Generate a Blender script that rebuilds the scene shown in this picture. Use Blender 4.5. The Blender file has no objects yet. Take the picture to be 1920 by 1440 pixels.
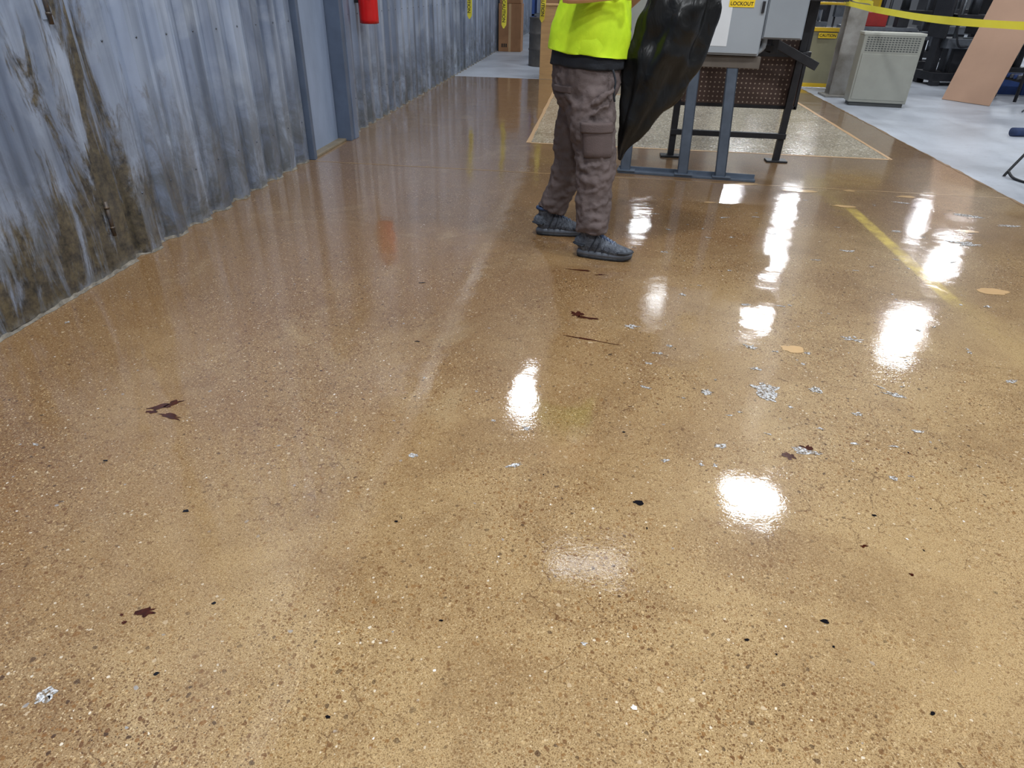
import bpy, bmesh, math, random
from mathutils import Vector, Matrix, noise
random.seed(7)
S=bpy.context.scene
S.view_settings.view_transform='Standard'
S.view_settings.exposure=0.0

# ---------------------------------------------------------------- helpers
def link(o,parent=None):
    S.collection.objects.link(o)
    if parent is not None: o.parent=parent
    return o
def empty(name,parent=None):
    return link(bpy.data.objects.new(name,None),parent)
class NT:
    def __init__(s,name):
        s.m=bpy.data.materials.new(name); s.m.use_nodes=True
        s.t=s.m.node_tree; s.n=s.t.nodes
        s.b=s.n['Principled BSDF']
        s.tc=s.n.new('ShaderNodeTexCoord'); s.geo=s.n.new('ShaderNodeNewGeometry')
    def l(s,a,b): s.t.links.new(a,b)
    def setin(s,sock,v):
        if isinstance(v,bpy.types.NodeSocket): s.l(v,sock)
        else: sock.default_value=v
    def math(s,op,a,b=0.0,c=0.0):
        n=s.n.new('ShaderNodeMath'); n.operation=op
        s.setin(n.inputs[0],a); s.setin(n.inputs[1],b); s.setin(n.inputs[2],c); return n.outputs[0]
    def mix(s,f,a,b,mode='MIX'):
        n=s.n.new('ShaderNodeMix'); n.data_type='RGBA'; n.blend_type=mode
        s.setin(n.inputs[0],f)
        for i,v in ((6,a),(7,b)):
            if isinstance(v,tuple) and len(v)==3: v=v+(1,)
            s.setin(n.inputs[i],v)
        return n.outputs[2]
    def noise(s,vec,scale,detail=4,rough=.5,dist=0):
        n=s.n.new('ShaderNodeTexNoise'); s.l(vec,n.inputs['Vector'])
        n.inputs['Scale'].default_value=scale; n.inputs['Detail'].default_value=detail
        n.inputs['Roughness'].default_value=rough; n.inputs['Distortion'].default_value=dist
        return n.outputs['Fac']
    def warp(s,vec,scale,amt):
        n=s.n.new('ShaderNodeTexNoise'); n.inputs['Scale'].default_value=scale; n.inputs['Detail'].default_value=3; s.l(vec,n.inputs['Vector'])
        w=s.n.new('ShaderNodeVectorMath'); w.operation='MULTIPLY_ADD'; s.l(n.outputs['Color'],w.inputs[0]); w.inputs[1].default_value=(amt,amt,0); s.l(vec,w.inputs[2])
        return w.outputs[0]
    def voro(s,vec,scale,feature='F1',dim='2D',rnd=1):
        n=s.n.new('ShaderNodeTexVoronoi'); n.voronoi_dimensions=dim; n.feature=feature
        s.l(vec,n.inputs['Vector']); n.inputs['Scale'].default_value=scale; n.inputs['Randomness'].default_value=rnd
        return n
    def ramp(s,f,stops,const=False):
        n=s.n.new('ShaderNodeValToRGB'); s.setin(n.inputs[0],f)
        e=n.color_ramp.elements
        if const: n.color_ramp.interpolation='CONSTANT'
        while len(e)<len(stops): e.new(.5)
        for i,(p,c) in enumerate(stops):
            e[i].position=p
            if not isinstance(c,tuple): c=(c,c,c)
            e[i].color=c+(1,) if len(c)==3 else c
        return n.outputs[0]
    def mapv(s,vec,scale,loc=(0,0,0)):
        n=s.n.new('ShaderNodeMapping'); s.l(vec,n.inputs[0]); n.inputs['Scale'].default_value=scale; n.inputs['Location'].default_value=loc
        return n.outputs[0]
    def sep(s,vec):
        n=s.n.new('ShaderNodeSeparateXYZ'); s.l(vec,n.inputs[0]); return n.outputs
    def bump(s,h,strength,dist=.01):
        n=s.n.new('ShaderNodeBump'); s.l(h,n.inputs['Height']); n.inputs['Strength'].default_value=strength; n.inputs['Distance'].default_value=dist
        s.l(n.outputs[0],s.b.inputs['Normal']); return n
def srgb(r,g,b):
    f=lambda c:(c/255/12.92) if c<=10 else ((c/255+.055)/1.055)**2.4
    return (f(r),f(g),f(b))
def pm(name,c,var=.2,scale=8,rough=.5,metal=0,bump=0,bscale=60,c2=None,spec=.5,sv=(1,1,1)):
    t=NT(name); P=t.geo.outputs['Position']; v=t.mapv(P,sv)
    f=t.ramp(t.noise(v,scale,5,.6),[(.3,0.0),(.7,1.0)])
    a=tuple(max(0,x*(1-var)) for x in c); b=c2 if c2 else tuple(min(1,x*(1+var)) for x in c)
    t.l(t.mix(f,a,b),t.b.inputs['Base Color'])
    t.b.inputs['Roughness'].default_value=rough; t.b.inputs['Metallic'].default_value=metal
    t.b.inputs['Specular IOR Level'].default_value=spec
    if bump: t.bump(t.noise(v,bscale,3),bump)
    return t.m
def mesh_obj(name,bm,mats,parent=None,smooth=False):
    me=bpy.data.meshes.new(name); bm.normal_update(); bm.to_mesh(me); bm.free()
    for m in (mats if isinstance(mats,(list,tuple)) else [mats]): me.materials.append(m)
    if smooth:
        for p in me.polygons: p.use_smooth=True
    return link(bpy.data.objects.new(name,me),parent)
def bbox(bm,x0,x1,y0,y1,z0,z1,mi=0,M=None):
    vs=[bm.verts.new(Vector((x,y,z)) if M is None else M@Vector((x,y,z))) for x in (x0,x1) for y in (y0,y1) for z in (z0,z1)]
    for q in ((0,1,3,2),(4,6,7,5),(0,4,5,1),(2,3,7,6),(0,2,6,4),(1,5,7,3)):
        f=bm.faces.new([vs[i] for i in q]); f.material_index=mi
def box(name,x0,x1,y0,y1,z0,z1,mat,parent=None,bevel=.004,M=None):
    bm=bmesh.new(); bbox(bm,x0,x1,y0,y1,z0,z1,0,M)
    bmesh.ops.recalc_face_normals(bm,faces=bm.faces)
    o=mesh_obj(name,bm,mat,parent)
    if bevel:
        m=o.modifiers.new('bevel','BEVEL'); m.width=bevel; m.segments=2; m.limit_method='ANGLE'
    return o
def catmull(pts,sub):
    if len(pts)<3 or sub<=1: return list(pts)
    out=[]
    P=[pts[0]]+list(pts)+[pts[-1]]
    for i in range(1,len(P)-2):
        for k in range(sub):
            t=k/sub; a,b,c,d=[Vector(q) for q in P[i-1:i+3]]
            out.append(.5*((2*b)+(c-a)*t+(2*a-5*b+4*c-d)*t*t+(3*b-a-3*c+d)*t**3))
    out.append(Vector(pts[-1])); return out
def tube(bm,pts,radii,n=16,sub=4,up=(0,1,0),mi=0,fold=None):
    """closed tapering tube; radii: number or (a along side, b along up)"""
    k=[tuple(p)+((r,r) if not isinstance(r,tuple) else r) for p,r in zip(pts,radii)]
    def cm(vals):
        if len(vals)<3 or sub<=1: return [list(v) for v in vals]
        P=[vals[0]]+vals+[vals[-1]]; out=[]
        for i in range(1,len(P)-2):
            for j in range(sub):
                t=j/sub; out.append([.5*((2*b)+(c-a)*t+(2*a-5*b+4*c-d)*t*t+(3*b-a-3*c+d)*t**3) for a,b,c,d in zip(*P[i-1:i+3])])
        out.append(list(vals[-1])); return out
    K=cm(k); C=[Vector(q[:3]) for q in K]; rings=[]
    for i,q in enumerate(K):
        T=(C[min(i+1,len(C)-1)]-C[max(i-1,0)]).normalized()
        U=Vector(up); U=(U-T*U.dot(T))
        if U.length<1e-4: U=Vector((1,0,0))-T*T.x
        U.normalize(); W=T.cross(U)
        ring=[]
        for j in range(n):
            a=2*math.pi*j/n; m=fold(a,i/(len(K)-1)) if fold else 1
            ring.append(bm.verts.new(C[i]+W*math.cos(a)*q[3]*m+U*math.sin(a)*q[4]*m))
        rings.append(ring)
    for i in range(len(rings)-1):
        for j in range(n):
            f=bm.faces.new((rings[i][j],rings[i][(j+1)%n],rings[i+1][(j+1)%n],rings[i+1][j])); f.material_index=mi; f.smooth=True
    for r in (list(reversed(rings[0])),rings[-1]):
        f=bm.faces.new(r); f.material_index=mi
    return rings
def rod(name,pts,r,mat,parent=None,n=12,sub=1):
    bm=bmesh.new(); tube(bm,[Vector(p) for p in pts],[r]*len(pts),n,sub,up=(0.02,.3,.9) if abs(Vector(pts[-1])[2]-Vector(pts[0])[2])<.5 else (0,1,0.01))
    return mesh_obj(name,bm,mat,parent,True)
def remesh(o,vox,sm=4,disp=None):
    m=o.modifiers.new('remesh','REMESH'); m.mode='VOXEL'; m.voxel_size=vox; m.use_smooth_shade=True
    m=o.modifiers.new('smooth','SMOOTH'); m.iterations=sm; m.factor=.6
    if disp:
        for i,(sc,st) in enumerate(disp):
            tx=bpy.data.textures.new(o.name+'_tex%d'%i,'CLOUDS'); tx.noise_scale=sc; tx.noise_depth=2
            d=o.modifiers.new('disp%d'%i,'DISPLACE'); d.texture=tx; d.strength=st; d.mid_level=.5; d.texture_coords='GLOBAL'
def ellipsoid(bm,c,r,M=None,mi=0,seg=20,rings=14):
    res=bmesh.ops.create_uvsphere(bm,u_segments=seg,v_segments=rings,radius=1)
    for v in res['verts']:
        p=Vector((v.co.x*r[0],v.co.y*r[1],v.co.z*r[2]))
        if M is not None: p=M@p
        v.co=p+Vector(c)
    return res['verts']
def text(name,body,size,M,mat,parent,ext=.0006):
    cu=bpy.data.curves.new(name,'FONT'); cu.body=body; cu.size=size; cu.align_x='CENTER'; cu.align_y='CENTER'; cu.extrude=ext; cu.offset=size*.015
    cu.materials.append(mat); o=link(bpy.data.objects.new(name,cu),parent); o.matrix_world=M; return o
def M3(loc,xd,yd):
    x=Vector(xd).normalized(); y=Vector(yd).normalized(); z=x.cross(y)
    M=Matrix.Identity(4)
    for i in range(3): M[i][0]=x[i];M[i][1]=y[i];M[i][2]=z[i];M[i][3]=loc[i]
    return M

# ---------------------------------------------------------------- camera
f=1240
d1=Vector((178,-745,f)).normalized(); dn=d1.cross(Vector((1,.0244,0))).normalized(); Xc=dn.cross(d1).normalized()
R=Vector((Xc.x,d1.x,-dn.x)); D=Vector((Xc.y,d1.y,-dn.y)); Fw=Vector((Xc.z,d1.z,-dn.z))
cam=bpy.data.cameras.new('camera'); cam.sensor_width=36; cam.lens=f/1920*36; cam.clip_end=200
co=link(bpy.data.objects.new('camera',cam))
M=Matrix.Identity(4)
for i in range(3): M[i][0]=R[i]; M[i][1]=-D[i]; M[i][2]=-Fw[i]
M[2][3]=1.45
co.matrix_world=M; S.camera=co

# ---------------------------------------------------------------- floor materials
def floor_brown():
    t=NT('polished_amber_concrete'); P=t.geo.outputs['Position']; s=t.sep(P)
    big=t.noise(P,.6,6,.65,.6); mid=t.noise(P,2.1,7,.70,.6); fine=t.noise(P,150,3,.75)
    # tone darkens with distance along y and towards the left wall
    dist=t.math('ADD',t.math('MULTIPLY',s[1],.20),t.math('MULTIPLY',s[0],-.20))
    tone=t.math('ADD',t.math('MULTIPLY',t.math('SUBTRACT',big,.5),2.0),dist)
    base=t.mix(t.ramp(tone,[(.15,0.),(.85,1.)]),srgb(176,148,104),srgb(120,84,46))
    base=t.mix(t.ramp(mid,[(.45,.0),(.70,.65)]),base,srgb(96,64,36))
    base=t.mix(t.ramp(t.noise(P,1.4,6,.7,1.0),[(.56,.0),(.72,.45)]),base,srgb(190,168,128))
    base=t.mix(t.ramp(fine,[(.40,0.),(.64,.5)]),base,srgb(194,166,124))
    grit=t.noise(P,330,2,.8)
    base=t.mix(t.ramp(grit,[(.48,0.),(.62,.7)]),base,srgb(88,60,34))
    W1=t.warp(P,60,.010); W2=t.warp(P,34,.022)
    dens=t.ramp(t.noise(P,1.1,4,.6),[(.36,.35),(.60,1.)])
    def stones(base,vec,scale,pick,rad,stops,amt=.8):
        v=t.voro(vec,scale); rnd=t.sep(v.outputs['Color'])
        sel=t.math('GREATER_THAN',rnd[0],pick)
        rr=t.math('MULTIPLY',rnd[2],rad)
        m=t.math('MULTIPLY',sel,t.math('LESS_THAN',v.outputs['Distance'],t.math('ADD',rr,rad*.35)))
        col=t.ramp(rnd[1],stops,True)
        return t.mix(t.math('MULTIPLY',t.math('MULTIPLY',m,amt),dens),base,col)
    base=stones(base,W1,230,.50,.38,[(0,srgb(100,68,36)),(.45,srgb(132,96,56)),(.7,srgb(206,182,144)),(.9,srgb(60,38,24))],.85)
    base=stones(base,W1,120,.56,.35,[(0,srgb(108,74,40)),(.35,srgb(134,94,50)),(.6,srgb(84,54,30)),(.80,srgb(196,166,120)),(.97,srgb(232,220,200))],.8)
    base=stones(base,W2,54,.80,.26,[(0,srgb(98,62,32)),(.5,srgb(126,86,44)),(.76,srgb(58,38,26)),(.92,srgb(200,178,146)),(.98,srgb(150,150,150))],.85)
    base=stones(base,W2,12,.93,.06,[(0,srgb(60,36,24)),(.6,srgb(28,22,22)),(.93,srgb(215,205,190))],.9)
    e=t.voro(t.warp(P,9,.16),5.5,'DISTANCE_TO_EDGE')
    cr=t.ramp(e.outputs['Distance'],[(0.,1.),(.012,0.)])
    base=t.mix(t.math('MULTIPLY',cr,t.ramp(t.noise(P,1.3,2),[(.42,0.),(.55,.65)])),base,srgb(76,46,24))
    # patchy yellow line along y, mixed into the floor colour
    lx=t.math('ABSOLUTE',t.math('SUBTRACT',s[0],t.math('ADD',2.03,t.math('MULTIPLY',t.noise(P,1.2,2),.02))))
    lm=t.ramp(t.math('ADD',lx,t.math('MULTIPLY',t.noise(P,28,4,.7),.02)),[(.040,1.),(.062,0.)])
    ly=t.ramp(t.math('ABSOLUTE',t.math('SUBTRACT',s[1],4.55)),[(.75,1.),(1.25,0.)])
    breakup=t.ramp(t.noise(P,9,5,.7),[(.35,.20),(.62,.85)])
    base=t.mix(t.math('MULTIPLY',t.math('MULTIPLY',lm,ly),breakup),base,srgb(216,188,90))
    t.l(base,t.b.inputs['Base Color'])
    t.b.inputs['Roughness'].default_value=.35
    t.b.inputs['Specular IOR Level'].default_value=.15
    t.b.inputs['Coat Weight'].default_value=1; t.b.inputs['Coat IOR'].default_value=1.57
    t.l(t.ramp(t.noise(P,3,6,.7,.5),[(.38,.02),(.72,.085)]),t.b.inputs['Coat Roughness'])
    wet=t.ramp(t.noise(P,.9,4,.6),[(.4,.10),(.62,.42)])
    hh=t.math('ADD',t.math('ADD',t.noise(P,3.5,2,.5),t.math('MULTIPLY',t.noise(P,16,3,.6),.13)),t.math('MULTIPLY',t.noise(P,75,3,.7),t.math('MULTIPLY',wet,.40)))
    n=t.n.new('ShaderNodeBump'); t.l(hh,n.inputs['Height']); n.inputs['Strength'].default_value=.25; n.inputs['Distance'].default_value=.008
    t.l(n.outputs[0],t.b.inputs['Coat Normal'])
    return t.m
def floor_grey():
    t=NT('bare_concrete'); P=t.geo.outputs['Position']
    b=t.mix(t.ramp(t.noise(P,.9,6,.6,.4),[(.3,0.),(.7,1.)]),srgb(148,152,160),srgb(184,190,200))
    b=t.mix(t.ramp(t.noise(P,14,5,.7),[(.55,0.),(.75,.5)]),b,srgb(124,126,130))
    t.l(b,t.b.inputs['Base Color']); t.b.inputs['Roughness'].default_value=.42
    t.bump(t.noise(P,60,4),.15); return t.m
def floor_pad():
    t=NT('exposed_aggregate_concrete'); P=t.geo.outputs['Position']
    b=t.mix(t.ramp(t.noise(P,1.6,5,.6),[(.3,0.),(.7,1.)]),srgb(150,138,118),srgb(188,176,154))
    v=t.voro(t.warp(P,30,.02),42); r=t.sep(v.outputs['Color'])
    m=t.math('MULTIPLY',t.math('GREATER_THAN',r[0],.4),t.math('LESS_THAN',v.outputs['Distance'],.36))
    b=t.mix(t.math('MULTIPLY',m,.75),b,t.ramp(r[1],[(0,srgb(106,96,82)),(.4,srgb(206,198,182)),(.6,srgb(132,120,102)),(.8,srgb(232,226,214))],True))
    t.l(b,t.b.inputs['Base Color']); t.b.inputs['Roughness'].default_value=.14
    t.bump(t.noise(P,18,4),.35,.012); return t.m
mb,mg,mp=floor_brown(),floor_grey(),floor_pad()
bm=bmesh.new()
xs=[-12,-2.68,-.70,3.01,3.5,22]; ys=[-8,7.40,11.37,13.0,40]
g={(i,j):bm.verts.new((x,y,0)) for i,x in enumerate(xs) for j,y in enumerate(ys)}
for i in range(5):
    for j in range(4):
        fc=bm.faces.new((g[i,j],g[i+1,j],g[i+1,j+1],g[i,j+1]))
        if i==2 and j==1: k=2
        elif 1<=i<=3 and j<3: k=0
        else: k=1
        fc.material_index=k
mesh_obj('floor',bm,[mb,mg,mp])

mt=pm('masking_tape_beige',srgb(186,150,108),.1,30,.6)
def strip(a,b,w,z=.0015,n=14,jit=.006,mi=0):
    a=Vector(a);b=Vector(b); d=(b-a).normalized(); s=Vector((-d.y,d.x,0)); pr=None
    for i in range(n+1):
        c=a.lerp(b,i/n); p=(bm.verts.new((c.x+s.x*(w+random.uniform(-jit,jit)),c.y+s.y*(w+random.uniform(-jit,jit)),z)),bm.verts.new((c.x-s.x*(w+random.uniform(-jit,jit)),c.y-s.y*(w+random.uniform(-jit,jit)),z)))
        if pr:
            fc=bm.faces.new((pr[0],pr[1],p[1],p[0])); fc.material_index=mi
        pr=p
bm=bmesh.new()
strip((-.70,7.38,0),(3.02,7.38,0),.022); strip((-.70,7.38,0),(-.70,11.4,0),.022); strip((3.02,7.38,0),(3.02,11.4,0),.022); strip((-.70,11.4,0),(3.02,11.4,0),.03)
mesh_obj('masking_tape',bm,mt)
bm=bmesh.new(); strip((-2.62,6.09,0),(3.5,6.03,0),.006,.0012,60,.002)
mesh_obj('floor_joint_filler',bm,pm('joint_filler',srgb(172,138,92),.2,20,.3))
bm=bmesh.new(); strip((3.5,-1,0),(3.5,13,0),.012,.0014,160,.012)
mesh_obj('coating_edge_strip',bm,pm('edge_brown',srgb(130,100,64),.2,10,.3))

# floor marks
def blob(c,rx,ry,ang,z,mi,n=18,jag=.35):
    vs=[]; ph=random.random()*10
    for i in range(n):
        a=2*math.pi*i/n; r=1+jag*(noise.noise(Vector((math.cos(a)*1.5+ph,math.sin(a)*1.5,ph)))*2)+random.uniform(-jag,jag)*.25
        x=math.cos(a)*rx*r; y=math.sin(a)*ry*r
        vs.append(bm.verts.new((c[0]+x*math.cos(ang)-y*math.sin(ang),c[1]+x*math.sin(ang)+y*math.cos(ang),z)))
    fc=bm.faces.new(vs); fc.material_index=mi
m_rust=pm('rust_stain',srgb(62,26,14),.5,40,.12); m_tan=pm('tan_filler',srgb(196,162,118),.06,12,.15)
m_blk=pm('black_stone',srgb(20,18,22),.3,20,.12); m_wht=pm('white_chip',srgb(222,214,204),.08,20,.3)
t=NT('metallic_patch'); P=t.geo.outputs['Position']
nz=t.noise(P,85,5,.75)
t.l(t.ramp(nz,[(.36,srgb(70,60,50)),(.44,srgb(134,112,84)),(.50,srgb(160,158,156)),(.58,srgb(245,245,245))]),t.b.inputs['Base Color']); t.l(t.ramp(nz,[(.45,0.),(.6,.4)]),t.b.inputs['Metallic']); t.b.inputs['Roughness'].default_value=.22; t.bump(t.noise(P,120,3),.9,.01); m_pat=t.m
bm=bmesh.new()
for c,rx,ry,a in [((-1.60,2.0),.040,.014,.5),((-1.53,1.94),.048,.013,-.15),((-1.57,2.03),.03,.012,.9),((-1.62,1.96),.02,.010,.1),((-1.08,1.07),.020,.014,.3),((-1.14,1.05),.005,.004,0),((-1.12,1.03),.006,.005,0),((-.02,3.13),.03,.03,.2),((.04,3.09),.06,.012,-.1),((.05,2.85),.09,.006,-.25),((-.02,3.75),.07,.007,-.05),((.1,3.7),.03,.006,.2),((.87,2.10),.03,.014,.6),((.80,2.04),.02,.02,0),((1.02,1.5),.006,.005,0),((.92,1.6),.01,.004,.3)]:
    blob(c,rx,ry,a,.0014,0,26,.55)
mesh_obj('rust_stain',bm,m_rust)
bm=bmesh.new()
for c,rx,ry,a in [((1.01,2.91),.052,.038,.2),((2.34,3.83),.080,.05,-.1),((1.77,5.91),.14,.04,0),((2.0,5.5),.09,.03,0),((1.35,6.05),.09,.04,.1),((2.2,6.0),.05,.02,0),((2.62,5.9),.07,.03,.2),((.95,5.4),.05,.015,0),((2.7,5.0),.08,.03,0)]:
    blob(c,rx,ry,a,.0016,0,22,.22)
mesh_obj('tan_filler_patch',bm,m_tan)
bm=bmesh.new()
pts=[((-1.17,.81),.026,.014,.4),((-.55,1.84),.018,.011,0),((-.18,1.84),.026,.010,.2),((.82,2.49),.070,.060,-.3),((1.02,2.54),.034,.024,.2),((.55,2.45),.022,.018,0),((.56,2.07),.027,.013,0),((.87,2.07),.050,.018,-.4),((1.33,3.06),.05,.015,-.2),((.52,1.94),.010,.008,0),((.47,1.94),.010,.008,0),((.25,3.03),.034,.018,.1),((-2.47,2.62),.012,.01,0),((.82,2.9),.045,.02,-.5),((1.35,2.55),.035,.010,-.3),((1.9,2.75),.035,.010,0),((.08,1.13),.006,.005,0),((-.3,2.1),.008,.006,0),((-.16,2.07),.018,.010,0),((2.6,4.7),.09,.03,.1),((2.9,5.4),.10,.03,0),((2.2,4.9),.05,.02,0),((1.7,4.4),.04,.015,0),((3.1,5.2),.08,.02,.3),((2.5,5.7),.06,.015,0),((-1.9,1.7),.02,.004,0),((.5,5.0),.03,.01,0),((1.0,5.0),.03,.01,.1)]
for i in range(75):
    y=random.uniform(1.9,5.8); pts.append(((random.uniform(.3,min(3.2,y*.62)),y),random.uniform(.005,.020)*(1+y*.1),random.uniform(.003,.011),random.uniform(-.5,.5)))
for c,rx,ry,a in pts:
    for q in range(3):
        blob((c[0]+random.uniform(-.35,.35)*rx,c[1]+random.uniform(-.35,.35)*ry),rx*random.uniform(.4,.8),ry*random.uniform(.5,.9),a+random.uniform(-.4,.4),.0012+.0002*q,0,24,.8)
mesh_obj('metallic_patch',bm,m_pat)
bm=bmesh.new()
for c,rx,ry,a in [((.24,1.70),.016,.010,0),((.72,1.29),.010,.006,0),((-1.19,1.45),.010,.006,0),((-.92,1.12),.006,.004,.5),((-.95,.9),.007,.004,.4),((-.5,.85),.006,.004,0),((-.52,1.5),.006,.004,.4),((.5,1.2),.006,.004,0),((.9,1.05),.008,.004,.7),((-.3,1.15),.006,.003,.2),((-.75,2.7),.014,.004,.1),((-.9,3.4),.02,.005,.3),((-1.6,1.65),.008,.004,0),((1.0,1.75),.007,.005,0),((.2,2.1),.006,.005,0)]:
    blob(c,rx,ry,a,.0016,0,18,.25)
for i in range(40):
    y=random.uniform(.9,5.0); blob((random.uniform(-.6*y,.7*y),y),random.uniform(.002,.006),random.uniform(.0015,.003),random.random()*3,.0016,0,12,.3)
mesh_obj('black_pebble_inlay',bm,m_blk)
bm=bmesh.new()
for i in range(110):
    x=random.uniform(-2.3,3); y=random.uniform(.7,5.5)
    if abs(x)>y*1.0+.5: continue
    r=random.uniform(.0012,.0036); blob((x,y),r*random.uniform(.8,1.6),r,random.random()*3,.0016,0,9,.2)
blob((.20,.97),.007,.006,0,.0017,0)
mesh_obj('white_chip_inlay',bm,m_wht)

# ---------------------------------------------------------------- wall
def wallmat(name,rust=1.0,door=False):
    t=NT(name); P=t.geo.outputs['Position']; s=t.sep(P); z=s[2]; y=s[1]
    st=t.noise(t.mapv(P,(2,2.6,.20)),1.3,4,.55,.3); cl=t.noise(P,1.5,5,.62,.8)
    b=t.mix(t.ramp(st,[(.36,0.),(.64,1.)]),srgb(98,110,132),srgb(164,176,198))
    b=t.mix(t.ramp(cl,[(.48,0.),(.75,.55)]),b,srgb(192,200,212))
    b=t.mix(t.ramp(t.noise(t.mapv(P,(3,16,.4)),1.3,3,.6),[(.50,0.),(.70,.45)]),b,srgb(84,90,106))
    gr=t.math('MULTIPLY',t.ramp(z,[(0.,1.),(.45,.6),(.95,0.)]),t.ramp(t.noise(P,4,7,.78,.6),[(.40,0.),(.58,.85)]))
    b=t.mix(gr,b,srgb(86,88,86))
    near=t.ramp(t.math('MULTIPLY',t.math('SUBTRACT',y,2.2),.22),[(0.,1.),(.30,.9),(.42,.45),(.6,.2),(1.,.08)])
    edge=t.math('SUBTRACT',1.0,t.math('MULTIPLY',t.math('ABSOLUTE',t.math('SUBTRACT',y,3.42)),4.0)); edge=t.math('MAXIMUM',edge,0.0)
    rs=t.noise(t.mapv(P,(4,5.5,1.0),(3,1,0)),1.5,7,.74,.7)
    low=t.ramp(z,[(0.,.16),(.40,.15),(.62,.04),(1.,0.)])
    r=t.math('ADD',t.math('ADD',rs,low),t.math('MULTIPLY',edge,.15)); r=t.math('MULTIPLY',t.ramp(r,[(.55,0.),(.69,1.)]),t.math('MULTIPLY',near,rust))
    r=t.math('MINIMUM',r,.92)
    b=t.mix(r,b,t.mix(t.ramp(t.noise(P,18,6,.8),[(.35,0.),(.65,1.)]),srgb(38,34,28),srgb(110,98,72)))
    foot=t.math('MULTIPLY',t.ramp(z,[(0.,1.),(.05,0.)]),t.ramp(t.noise(P,16,5,.7),[(.4,0.),(.6,.6)]))
    b=t.mix(foot,b,srgb(150,152,152))
    t.l(b,t.b.inputs['Base Color']); t.b.inputs['Metallic'].default_value=.3
    t.l(t.ramp(cl,[(.3,.30),(.7,.5)]),t.b.inputs['Roughness'])
    t.bump(t.math('ADD',t.noise(P,3.0,3,.5),t.math('MULTIPLY',t.noise(P,40,4,.6),.10)),.35,.02)
    return t.m
mw=wallmat('galvanised_siding'); md=wallmat('galvanised_door_sheet',1.25)
XL=-2.675; DEP=.05
def prof(y):
    p=((y-3.42)/.30)%1.0
    if p<.42: return 0
    if p<.52: return (p-.42)/.10
    if p<.90: return 1
    return 1-(p-.90)/.10
def corr(bm,y0,y1,z0,z1,depth=DEP):
    ks=set([y0,y1])
    k=math.floor((y0-3.42)/.30)-1
    while 3.42+k*.30<y1+.3:
        for q in (0,.17,.21,.25,.42,.52,.90):
            yy=3.42+(k+q)*.30
            if y0<yy<y1: ks.add(yy)
        k+=1
    ks=sorted(ks); pr=None
    for yy in ks:
        p=((yy-3.42)/.30)%1.0
        x=XL+prof(yy)*depth+(.010 if abs(p-.21)<.01 else 0); a=(bm.verts.new((x,yy,z0)),bm.verts.new((x,yy,z1)))
        if pr: bm.faces.new((pr[0],a[0],a[1],pr[1]))
        pr=a
bm=bmesh.new()
corr(bm,-8,2.05,.0,4.42); corr(bm,3.45,6.14,0,4.42); corr(bm,7.28,40,0,4.42); corr(bm,2.05,3.45,2.45,4.42); corr(bm,6.14,7.28,2.12,4.42)
bbox(bm,-2.82,-2.74,-8,40,0,4.42)
bbox(bm,-12,-2.60,-8,40,4.42,4.50)
mesh_obj('wall_left',bm,mw)
box('added_trim_1',-2.62,-2.56,-8,40,4.12,4.70,pm('added_white_coping',srgb(226,228,230),.05,2,.5),None,.004)  # unseen strip, added and widened so the floor reflects a bright streak
ms=pm('screw_zinc',srgb(90,96,106),.2,50,.4,.7)
bm=bmesh.new()
for k in range(0,40):
    yy=3.42+k*.30+.30*.71
    if 6.1<yy<7.3 : continue
    for z in (.35,1.15,1.95):
        ellipsoid(bm,(XL+DEP+.001,yy,z),(.005,.007,.007),seg=8,rings=6)
mesh_obj('wall_screws',bm,ms,None,True)
bm=bmesh.new()
pr=None; yy=2.0
while yy<19:
    if not 6.2<yy<7.25:
        x=XL+(prof(yy)*DEP if yy>3.45 else .04)+.004+random.uniform(-.004,.008); zt=.006+random.random()*.016
        a=(bm.verts.new((x+.006,yy,0.001)),bm.verts.new((x-.002,yy,zt)),bm.verts.new((x-.03,yy,zt)))
        if pr: bm.faces.new((pr[0],a[0],a[1],pr[1])); bm.faces.new((pr[1],a[1],a[2],pr[2]))
        pr=a
    else: pr=None
    yy+=.03
mesh_obj('baseboard_left',bm,pm('dusty_caulk',srgb(118,112,102),.5,25,.8,0,.5,80))
dr=empty('door_1')
box('leaf',-2.70,-2.635,2.12,3.30,.01,2.40,md,dr,.003)
box('frame_strip',-2.70,-2.645,3.31,3.46,0,2.45,md,dr,.003)
box('frame_head',-2.70,-2.64,2.05,3.46,2.40,2.46,md,dr,.003)
box('frame_near',-2.70,-2.64,2.04,2.11,0,2.46,md,dr,.003)
mh=pm('hinge_steel',srgb(80,84,92),.4,40,.5,.5,c2=srgb(104,84,60))
for z0 in (.20,1.24,2.1):
    rod('hinge_barrel',[(-2.622,3.305,z0),(-2.622,3.305,z0+.19)],.011,mh,dr)
    box('hinge_plate',-2.634,-2.631,3.27,3.34,z0+.02,z0+.17,md,dr,.001)
    for q in (.04,.15): rod('hinge_pin',[(-2.622,3.305,z0+q),(-2.622,3.305,z0+q+.012)],.014,mh,dr)
d2=empty('door_2'); mf=pm('door_frame_paint',srgb(88,100,120),.15,4,.4,.2); ml=pm('door_leaf_paint',srgb(142,156,180),.12,2.5,.42,.15,sv=(1,2,.6)); mdk=pm('dark_gap',srgb(44,48,56),.2,10,.7)
box('jamb_near',-2.68,-2.585,6.13,6.19,0,2.16,mf,d2,.004)
box('jamb_near_return',-2.72,-2.66,6.19,6.30,0,2.1,mf,d2,.003)
box('leaf',-2.74,-2.685,6.30,7.04,.01,2.06,ml,d2,.004)
box('gap',-2.69,-2.684,6.294,6.302,.01,2.06,mdk,d2,0)
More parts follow.
